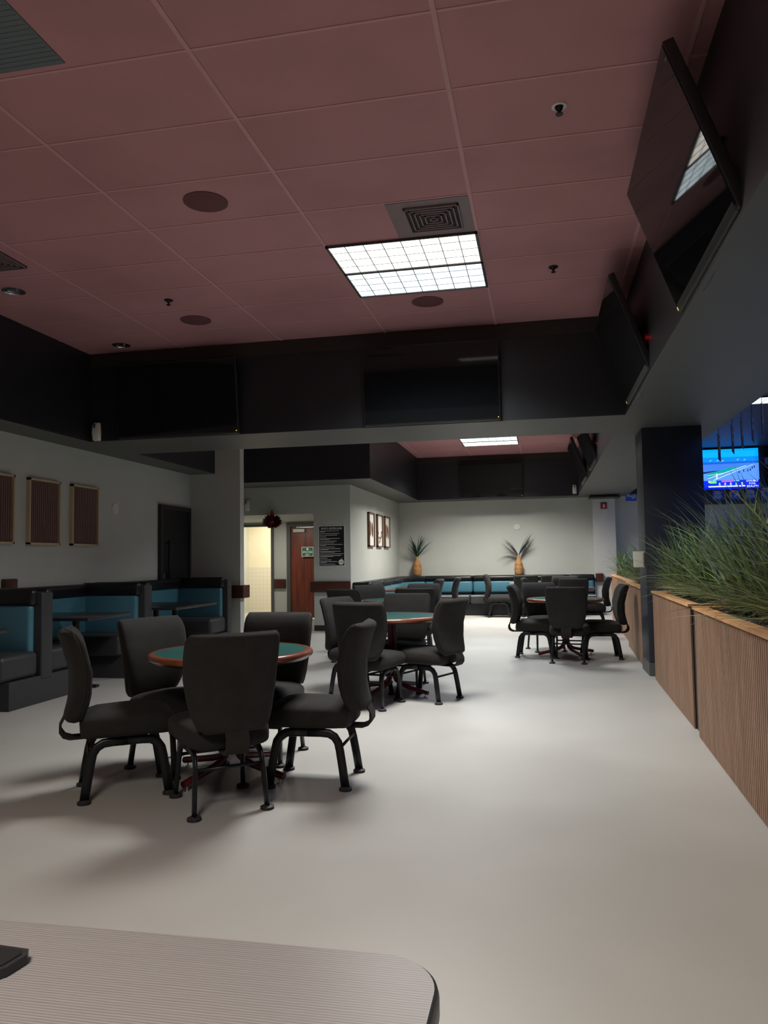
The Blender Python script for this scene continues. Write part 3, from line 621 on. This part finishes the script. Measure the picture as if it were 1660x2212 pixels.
# ------------------------------------------------------------------ round tables
def make_round(label):
    t = thing('round_table', label, 'table', (0, 0, 0), 0, 'round teal topped tables')
    MB().lathe([(0, .748), (.452, .748), (.456, .7475)], 72).build('tabletop', 'green', t, smooth=False)
    MB().lathe([(.455, .705), (.455, .749), (.478, .749), (.489, .744), (.495, .735), (.495, .722), (.489, .713), (.478, .709), (.455, .705)], 72).build('wooden_edge', 'cherry', t, smooth='auto')
    MB().lathe([(0, .700), (.47, .700), (.478, .708), (0, .709)], 64).build('underside_board', 'plastic', t, smooth='auto')
    m = MB(); m.box(-.2, .2, -.03, .03, .675, .70); m.box(-.03, .03, -.2, .2, .675, .70); m.build('top_bracket', 'steel', t)
    for k in range(4):
        a = PI / 2 * k; ca, sa = math.cos(a), math.sin(a); pts = []
        for r, z in ((.026, .68), (.026, .32), (.028, .22), (.036, .165), (.060, .125), (.10, .100), (.16, .084), (.26, .066), (.40, .042)): pts.append((ca * r, sa * r, z))
        l_ = MB().tube(pts, .020, n=14, up=(-sa, ca, 0)).build('leg', 'red_tube', t, smooth='auto')
        MB().lathe([(.006, .03), (.006, .010), (.018, .008), (.018, 0)], 16, (ca * .37, sa * .37, 0)).build('glide', 'chrome', l_, smooth='auto')
    return t
r0 = make_round('nearest round table, teal top with a reddish wooden edge'); r0.location = (-1.876, 4.457, 0); r0.rotation_euler = (0, 0, math.radians(-19.6 + 0))
copy_tree(r0, (-1.44, 7.33, 0), math.radians(-23.5), 'second round table with a pale blue green top, left of the aisle')
copy_tree(r0, (.277, 10.40, 0), math.radians(29), 'round table between black chairs beside the far planter')
copy_tree(r0, (-1.93, 10.25, 0), math.radians(10), 'round table almost hidden among chairs behind the second table')
copy_tree(r0, (.40, 14.08, 0), math.radians(10), 'farthest round table on the right, only its edge showing')
# banquette tables
def rect_table(cx, cy, w, d_, label, edge='cherry', top='blackl', rr=.03, legs=((0, 0),), name='rectangular_table', grp=None):
    t = thing(name, label, 'table', (cx, cy, 0), 0, grp)
    box('tabletop', top, -w / 2, w / 2, -d_ / 2, d_ / 2, .722, .752, t, r=.008)
    e = MB()
    e.rbox(-w / 2 - .012, w / 2 + .012, -d_ / 2 - .012, -d_ / 2 + .002, .720, .753, .004); e.rbox(-w / 2 - .012, w / 2 + .012, d_ / 2 - .002, d_ / 2 + .012, .720, .753, .004)
    e.rbox(-w / 2 - .012, -w / 2 + .002, -d_ / 2, d_ / 2, .720, .753, .004); e.rbox(w / 2 - .002, w / 2 + .012, -d_ / 2, d_ / 2, .720, .753, .004); e.build('table_edge', edge, t, smooth='auto')
    for x, y in legs:
        MB().lathe([(.09, .722), (.09, .71), (.035, .70), (.035, .03), (.06, .02)], 20, (x, y, 0)).build('pedestal', 'steel', t, smooth='auto')
        m = MB(); m.rbox(x - .26, x + .26, y - .035, y + .035, .004, .028, .006); m.rbox(x - .035, x + .035, y - .24, y + .24, .004, .028, .006); m.build('base_foot', 'steel', t, smooth='auto')
    return t
rect_table(-2.45, 14.2, .66, 2.1, 'wood edged table before the corner of the turquoise banquette', legs=((0, -.6), (0, .6)))
rect_table(-.08, 17.15, 1.24, .60, 'thin dark table before the long banquette under the wicker vase', edge='chrome', legs=((-.35, 0), (.35, 0)))
BT_ = 'black tables in the left booths'
rect_table(-4.88, 5.36, .86, .80, 'black booth table cut off at the left edge of the photo', edge='plastic', legs=((.05, 0),), name='booth_table', grp=BT_)
rect_table(-4.90, 7.36, .88, .80, 'black booth table between the first two booth dividers', edge='plastic', legs=((.05, 0),), name='booth_table', grp=BT_)
rect_table(-4.80, 9.15, .96, 1.16, 'black booth table in the farthest left booth', edge='plastic', legs=((.05, -.25), (.05, .25)), name='booth_table', grp=BT_)
# ------------------------------------------------------------------ booths
def booth(yd, label, far=True, x1=-4.62, dth=.17):
    t = thing('booth_bench', label, 'booth', (XW + .012, yd, 0), 0, 'booth benches on the left wall'); w = x1 - XW - .012
    a = -.52; b = .52 if far else dth / 2
    box('base', 'vinylg', 0.0, w - .01, a, b, 0, .25, t, r=.006)
    box('divider', 'vinylg', 0, w, -dth / 2, dth / 2, .215, 1.03, t, r=.02)
    for s_ in ((-1, 1) if far else (-1,)):
        y0, y1 = sorted((s_ * dth / 2, s_ * .60)); box('seat', 'vinylg', 0, w - .03, y0, y1, .25, .485, t, r=.05)
        y0, y1 = sorted((s_ * (dth / 2 - .01), s_ * (dth / 2 + .07))); box('back_cushion', 'blue', .03, w - .08, y0, y1, .43, .915, t, r=.035, label='blue vinyl back cushion')
        y0, y1 = sorted((s_ * (dth / 2 - .03), s_ * (dth / 2 + .075))); box('head_roll', 'vinyl', .01, w - .05, y0, y1, .90, 1.065, t, r=.045)
    return t
booth(6.56, 'double booth divider with blue back, nearest the camera at the left edge')
b2 = booth(8.48, 'double booth divider with blue back, second from the camera')
b3 = booth(10.87, 'farthest left booth with a long blue back near the grey wall end', False, x1=-4.60, dth=.15)
box('side_cushion', 'blue', .0, .085, -1.70, -.10, .43, .915, b2, r=.03, label='blue side cushion along the wall'); box('side_roll', 'vinyl', .0, .11, -1.72, -.07, .90, 1.05, b2, r=.045); box('side_seat', 'vinylg', 0, .36, -1.25, -.6, .25, .485, b2, r=.04); box('side_base', 'vinylg', 0, .32, -1.25, -.52, 0, .25, b2)
box('side_cushion', 'blue', .005, .09, -1.75, -.09, .43, .915, b3, r=.03, label='blue side cushion along the wall'); box('side_roll', 'vinyl', .0, .12, -2.15, -.07, .90, 1.05, b3, r=.045); box('side_seat', 'vinylg', 0, .40, -1.45, -.6, .25, .485, b3, r=.04); box('side_base', 'vinylg', 0, .36, -1.45, -.52, 0, .25, b3)
# long banquette round the far corner
t = thing('banquette', 'long black and turquoise corner banquette along the far walls', 'banquette', (0, 0, 0))
m = MB(); m.box(XP + .01, 1.16, YBK - .22, YBK - .01, 0, .875); m.box(XP + .01, XP + .22, 13.80, YBK - .22, 0, .875); m.build('ledge', 'vinyl', t)
m = MB(); m.box(XP + .22, 1.16, 17.48, YBK - .22, 0, .26); m.box(XP + .22, XP + .62, 13.85, 17.48, 0, .26); m.build('base', 'vinyl', t)
for a, b in ((-2.75, -1.62), (-1.61, -.52), (-.51, .58), (.59, 1.15)):
    box('seat', 'vinylg', a, b, 17.40, YBK - .30, .26, .45, t, r=.04); box('back_cushion', 'blue', a, b, 18.16, 18.40, .47, .775, t, r=.06, label='turquoise vinyl back cushion')
    box('head_roll', 'vinyl', a, b, 18.12, 18.42, .765, .885, t, r=.055)
    box('seat_piping_highlight', 'white', a + .02, b - .02, 17.395, 17.405, .435, .448, t, label='seat piping with its pale highlight')  # white strip carries the bright highlight line of the seat piping
for a, b in ((13.85, 14.98), (14.99, 16.1), (16.11, 17.30)):
    box('seat', 'vinylg', XP + .25, XP + .70, a, b, .26, .45, t, r=.04); box('back_cushion', 'blue', XP + .20, XP + .30, a, b, .47, .775, t, r=.045, label='turquoise vinyl back cushion'); box('head_roll', 'vinyl', XP + .16, XP + .34, a, b, .765, .885, t, r=.055)
# curved corner piece
def arc_piece(r0_, r1_, z0, z1, rad):
    cx, cy = XP + .36 + .64, 17.30; m_ = MB(); secs = []
    for k in range(11):
        a = PI - k * PI / 20; ca, sa = math.cos(a), math.sin(a); sec = []
        for i in range(16):
            th = 2 * PI * i / 16; r_ = (r0_ + r1_) / 2 + sgn_pow(math.cos(th), .5) * (r1_ - r0_) / 2; z = (z0 + z1) / 2 + sgn_pow(math.sin(th), .5) * (z1 - z0) / 2
            sec.append((cx + ca * r_ * .80, cy + sa * r_ * 1.05, z))
        secs.append(sec)
    return m_.loft(secs)
arc_piece(.93, 1.04, .47, .775, .03).build('back_cushion', 'blue', t, smooth='auto', label='turquoise vinyl back cushion'); arc_piece(.90, 1.06, .765, .885, .03).build('head_roll', 'vinyl', t, smooth='auto')
arc_piece(.45, .95, .26, .45, .03).build('seat', 'vinylg', t, smooth='auto')
# ------------------------------------------------------------------ vases
def blade(mb, base, az, L, lean, w, droop, n=6, twist=0.):
    """ribbon leaf: starts upward with lean angle and bends over by droop"""
    p = Vector(base); el = PI / 2 - lean; ca, sa = math.cos(az), math.sin(az); side = Vector((-sa, ca, 0)); vs = []; st = L / n
    for i in range(n + 1):
        s_ = i / n; ww = w * (min(1, .55 + s_ * 2) if s_ < .3 else (1 - ((s_ - .3) / .7) ** 1.7)) * .5
        sd = side * math.cos(twist * s_) + Vector((0, 0, 1)) * math.sin(twist * s_)
        vs.append(tuple(p - sd * ww)); vs.append(tuple(p + sd * ww + Vector((0, 0, 0))))
        p = p + Vector((ca * math.cos(el), sa * math.cos(el), math.sin(el))) * st; el -= droop / n * (1 + s_)
    mb.add(vs, [(2 * i, 2 * i + 1, 2 * i + 3, 2 * i + 2) for i in range(n)])
def vase(x, y, z, lb, seed, fan):
    t = thing('wicker_vase', lb, 'vase', (x, y, z)); rr = random.Random(seed)
    prof = [(.088, 0), (.098, .02), (.102, .10), (.098, .20), (.088, .27), (.066, .33), (.040, .385), (.028, .43), (.026, .46), (.020, .462)]
    v = MB().lathe(prof, 28).build('vase_body', 'wicker', t, smooth=True)
    m = MB()
    for k in range(7): m.tube([(math.cos(a) * (.1015 if k < 4 else .094), math.sin(a) * (.1015 if k < 4 else .094), .04 + k * .035) for a in [2 * PI * i / 28 for i in range(28)]], .005, n=6, up=(0, 0, 1), closed=True)
    m.build('woven_band', 'slat', v, smooth=True)
    m = MB()
    for k in range(46):
        if fan: a, ln = rr.choice(((0, .55), (0, .60), (0, .42), (PI, .55), (PI, .5), (PI, .95))); a += rr.uniform(-.5, .5); ln += rr.uniform(-.12, .12)
        else: a = rr.choice((0, PI)) + rr.uniform(-1.3, 1.3); ln = rr.uniform(.1, .75)
        blade(m, (0, 0, .44), a, rr.uniform(.42, .66), abs(ln), rr.uniform(.022, .034), rr.uniform(.15, .6) if ln < .8 else rr.uniform(.9, 1.3))
    m.v = [(a, min(b, .125), c) for a, b, c in m.v]; m.build('leaves', 'leafdark', t, recalc=False)
vase(-2.97, 18.47, .885, 'orange wicker vase with an upright leaf tuft, left one on the ledge', 1, False)
vase(-.545, 18.47, .885, 'orange wicker vase with leaves splayed two ways, below the white plate', 2, True)
# ------------------------------------------------------------------ planters
def planter(xa, ya, xb, yb, label, hgt=.90, depth=.46, zt=.92):
    L_ = math.hypot(xb - xa, yb - ya); ang = math.atan2(yb - ya, xb - xa) - PI / 2
    t = thing('slat_planter', label, 'planter', (xa, ya, 0), ang, 'wooden slat planters along the aisle')   # local: front face x=0, runs along +y
    b = MB(); b.box(.012, depth, 0.0, L_, 0.0, hgt - .03); b.build('box_body', 'slat_gap', t)
    m = MB(); n = int(L_ / .040); st = L_ / n
    for k in range(n): m.box(0, .013, k * st + .002, k * st + st * .70, .006, hgt - .01)
    m.build('slat_front', 'slat', t)
    m = MB(); m.box(-.014, .075, -.005, L_ + .005, hgt, zt); m.build('rim_board', 'pine', t, label='orange pine rim board')
    box('rim_board', 'pine', depth - .06, depth + .01, -.005, L_ + .005, hgt, zt, t); box('end_board', 'pine', .075, depth - .06, -.005, .06, hgt, zt, t); box('end_board', 'pine', .075, depth - .06, L_ - .055, L_ + .005, hgt, zt, t)
    bm = bmesh.new(); 
    g_ = MB(); nx, ny = 10, int(L_ / .05); rr = random.Random(int(ya * 10)); vs = []; fs = []
    for j in range(ny + 1):
        for i in range(nx + 1): vs.append((.075 + (depth - .135) * i / nx, .06 + (L_ - .115) * j / ny, hgt - .02 + rr.uniform(0, .018)))
    for j in range(ny):
        for i in range(nx): a = j * (nx + 1) + i; fs.append((a, a + 1, a + nx + 2, a + nx + 1))
    g_.add(vs, fs).build('bark_gravel', 'gravel', t, recalc=False, kind='stuff'); bm.free()
    return t
P = [(.955, 2.2, 1.055, 5.86, 'wooden slat planter nearest the camera on the right'), (1.073, 6.13, 1.119, 8.46, 'scuffed slat planter between the nearest one and the black column'),
     (1.12, 9.42, 1.18, 11.55, 'slat planter just beyond the black column'), (1.235, 11.65, 1.36, 16.2, 'farthest slat planter running to the back of the far room')]
for p in P: planter(*p)
tag(box('gap_block', 'plastic', 1.09, 1.50, 5.90, 6.11, 0, .89), 'narrow black block filling the gap between the two nearest planters', 'post')  # plain black block closes the dark gap between planters
def clump(x, y, label, seed, n=110, hmin=.35, hmax=.7, kind='tall', az0=None):
    t = thing('ornamental_grass', label[0], 'plant', (x, y, .905), 0, label[1]); rr = random.Random(seed)
    parts = {'tall': ('grass', 'grass2'), 'purple': ('purple', 'grass'), 'fringe': ('grass', 'grass3')}[kind]; mbs = [MB(), MB()]
    for k in range(n):
        mb = mbs[0 if rr.random() < .62 else 1]; a = rr.uniform(0, 2 * PI); bx, by = rr.gauss(0, .05), rr.gauss(0, .09)
        if kind == 'fringe':
            a = rr.gauss(PI + .15, .75); blade(mb, (bx * .8, rr.uniform(-.16, .16), 0), a, rr.uniform(.24, .44), rr.uniform(.50, 1.08), rr.uniform(.005, .009), rr.uniform(.4, 1.0), 6, rr.uniform(-.5, .5))
        else:
            ln = abs(rr.gauss(0, .42)) + .04; blade(mb, (bx, by, 0), a, rr.uniform(hmin, hmax), ln, rr.uniform(.010, .020) if kind == 'tall' else rr.uniform(.010, .018), rr.uniform(.15, .9), 7, rr.uniform(-.6, .6))
    for i, nm in enumerate(('dark_blades', 'light_blades')): mbs[i].build(nm, parts[i], t, recalc=False)
    return t
A1 = ('tall green grass clump in the nearest planter', 'tall grass in the nearest planter'); A2 = ('tall green grass clump in the scuffed planter beside the column', 'tall grass in the scuffed planter')
B1 = ('dark purple grass clump at the back of the nearest two planters', 'dark purple grass'); F1 = ('low drooping grass over the rim of the nearest planter', 'drooping grass on the nearest planter'); F2 = ('low drooping grass over the rim of the scuffed planter', 'drooping grass on the scuffed planter')
C1 = ('tall green grass clump in the planter just beyond the column', 'tall grass beyond the column'); C2 = ('low drooping grass over the rim just beyond the column', 'drooping grass beyond the column'); D1 = ('small far grass clump in the farthest planter', 'grass in the farthest planter')
sd = 10
for y in (2.9, 3.4, 3.85, 4.3, 4.75, 5.2, 5.6): sd += 1; clump(1.28 + .012 * y, y, A1, sd, 150, .48, .98)
for y in (6.4, 6.95, 7.5, 8.05): sd += 1; clump(1.36, y, A2, sd, 140, .42, .80)
for x, y in ((1.42, 4.5), (1.43, 5.45), (1.46, 6.6), (1.47, 7.3)): sd += 1; clump(x, y, B1, sd, 90, .5, .82, 'purple')
for y in (2.7, 3.1, 3.5, 3.85, 4.2, 4.55, 4.9, 5.25, 5.6): sd += 1; clump(1.23 + .02 * y, y, F1, sd, 170, kind='fringe')
for y in (6.4, 6.8, 7.2, 7.6, 7.95): sd += 1; clump(1.35, y, F2, sd, 160, kind='fringe')
for y in (9.8, 10.4, 11.1): sd += 1; clump(1.40, y, C1, sd, 150, .40, .72)
for y in (9.7, 10.2, 10.7, 11.2): sd += 1; clump(1.38, y, C2, sd, 110, kind='fringe')
for y in (12.2, 13.2, 14.2, 15.2): sd += 1; clump(1.50, y, D1, sd, 110, .35, .62)
# ------------------------------------------------------------------ near table and black case
t = thing('near_table', 'grey woodgrain table with a rounded black edge at the bottom of the photo', 'table', (0, 0, 0))
def rr_pts(x0, x1, y0, y1, r):
    o_ = []
    for cx, cy, a0 in ((x1 - r, y1 - r, 0), (x0 + r, y1 - r, 90), (x0 + r, y0 + r, 180), (x1 - r, y0 + r, 270)):
        for k in range(13): a = math.radians(a0 + k * 7.5); o_.append((cx + r * math.cos(a), cy + r * math.sin(a)))
    return o_
MB().prism(rr_pts(-1.35, -.146, .28, 1.062, .085), .742, .750).build('tabletop', 'ltable', t)
m = MB(); secs = []
for off, z in ((0, .749), (.004, .747), (.006, .740), (.006, .718), (.002, .712), (-.01, .710)): secs.append([(x, y, z) for x, y in rr_pts(-1.35 - off, -.146 + off, .28 - off, 1.062 + off, .085 + off)])
m.loft(secs, True).build('table_edge', 'plastic', t, smooth='auto')
MB().lathe([(.12, .71), (.12, .70), (.04, .69), (.04, .03), (.28, .02), (.28, 0)], 24, (-.72, .62, 0)).build('pedestal', 'steel', t, smooth='auto')
t = thing('black_case', 'black object with a blunt corner lying on the near table at the photo edge', 'case', (-.85, .90, .751), math.radians(-4))
m = MB(); m.prism([(-.2, -.13), (.05, -.13), (.148, .028), (.151, .062), (.142, .075), (-.2, .078)], 0, .012); m.build('body', 'plastic', t)
m = MB(); m.prism([(-.19, -.12), (.045, -.12), (.140, .030), (.143, .060), (.137, .068), (-.19, .070)], .012, .0135); m.build('cover', 'black_sign', t)
# ------------------------------------------------------------------ world, camera, view
w = bpy.data.worlds.new('World'); bpy.context.scene.world = w; w.use_nodes = True; w.node_tree.nodes['Background'].inputs[0].default_value = (.02, .02, .022, 1)
yaw, pitch, roll, hc, fpx = .2017, .0619, -.0153, 1.2873, 1659.934
cy, sy, cp, sp = math.cos(yaw), math.sin(yaw), math.cos(pitch), math.sin(pitch)
F = Vector((-sy * cp, cy * cp, sp)); R1 = Vector((cy, sy, 0)); U1 = R1.cross(F); c_, s_ = math.cos(roll), math.sin(roll)
R2 = R1 * c_ + U1 * s_; U2 = R1 * -s_ + U1 * c_
cam = bpy.data.cameras.new('camera'); cam.sensor_fit = 'HORIZONTAL'; cam.sensor_width = 36; cam.lens = 36 * fpx / 1660; cam.clip_start = .02
co = bpy.data.objects.new('camera', cam); col.objects.link(co)
co.matrix_world = Matrix(((R2.x, U2.x, -F.x, 0), (R2.y, U2.y, -F.y, 0), (R2.z, U2.z, -F.z, hc), (0, 0, 0, 1)))
bpy.context.scene.camera = co
vs = bpy.context.scene.view_settings; vs.view_transform = 'Standard'; vs.look = 'None'; vs.exposure = 0.33; vs.gamma = 1; vs.use_curve_mapping = False
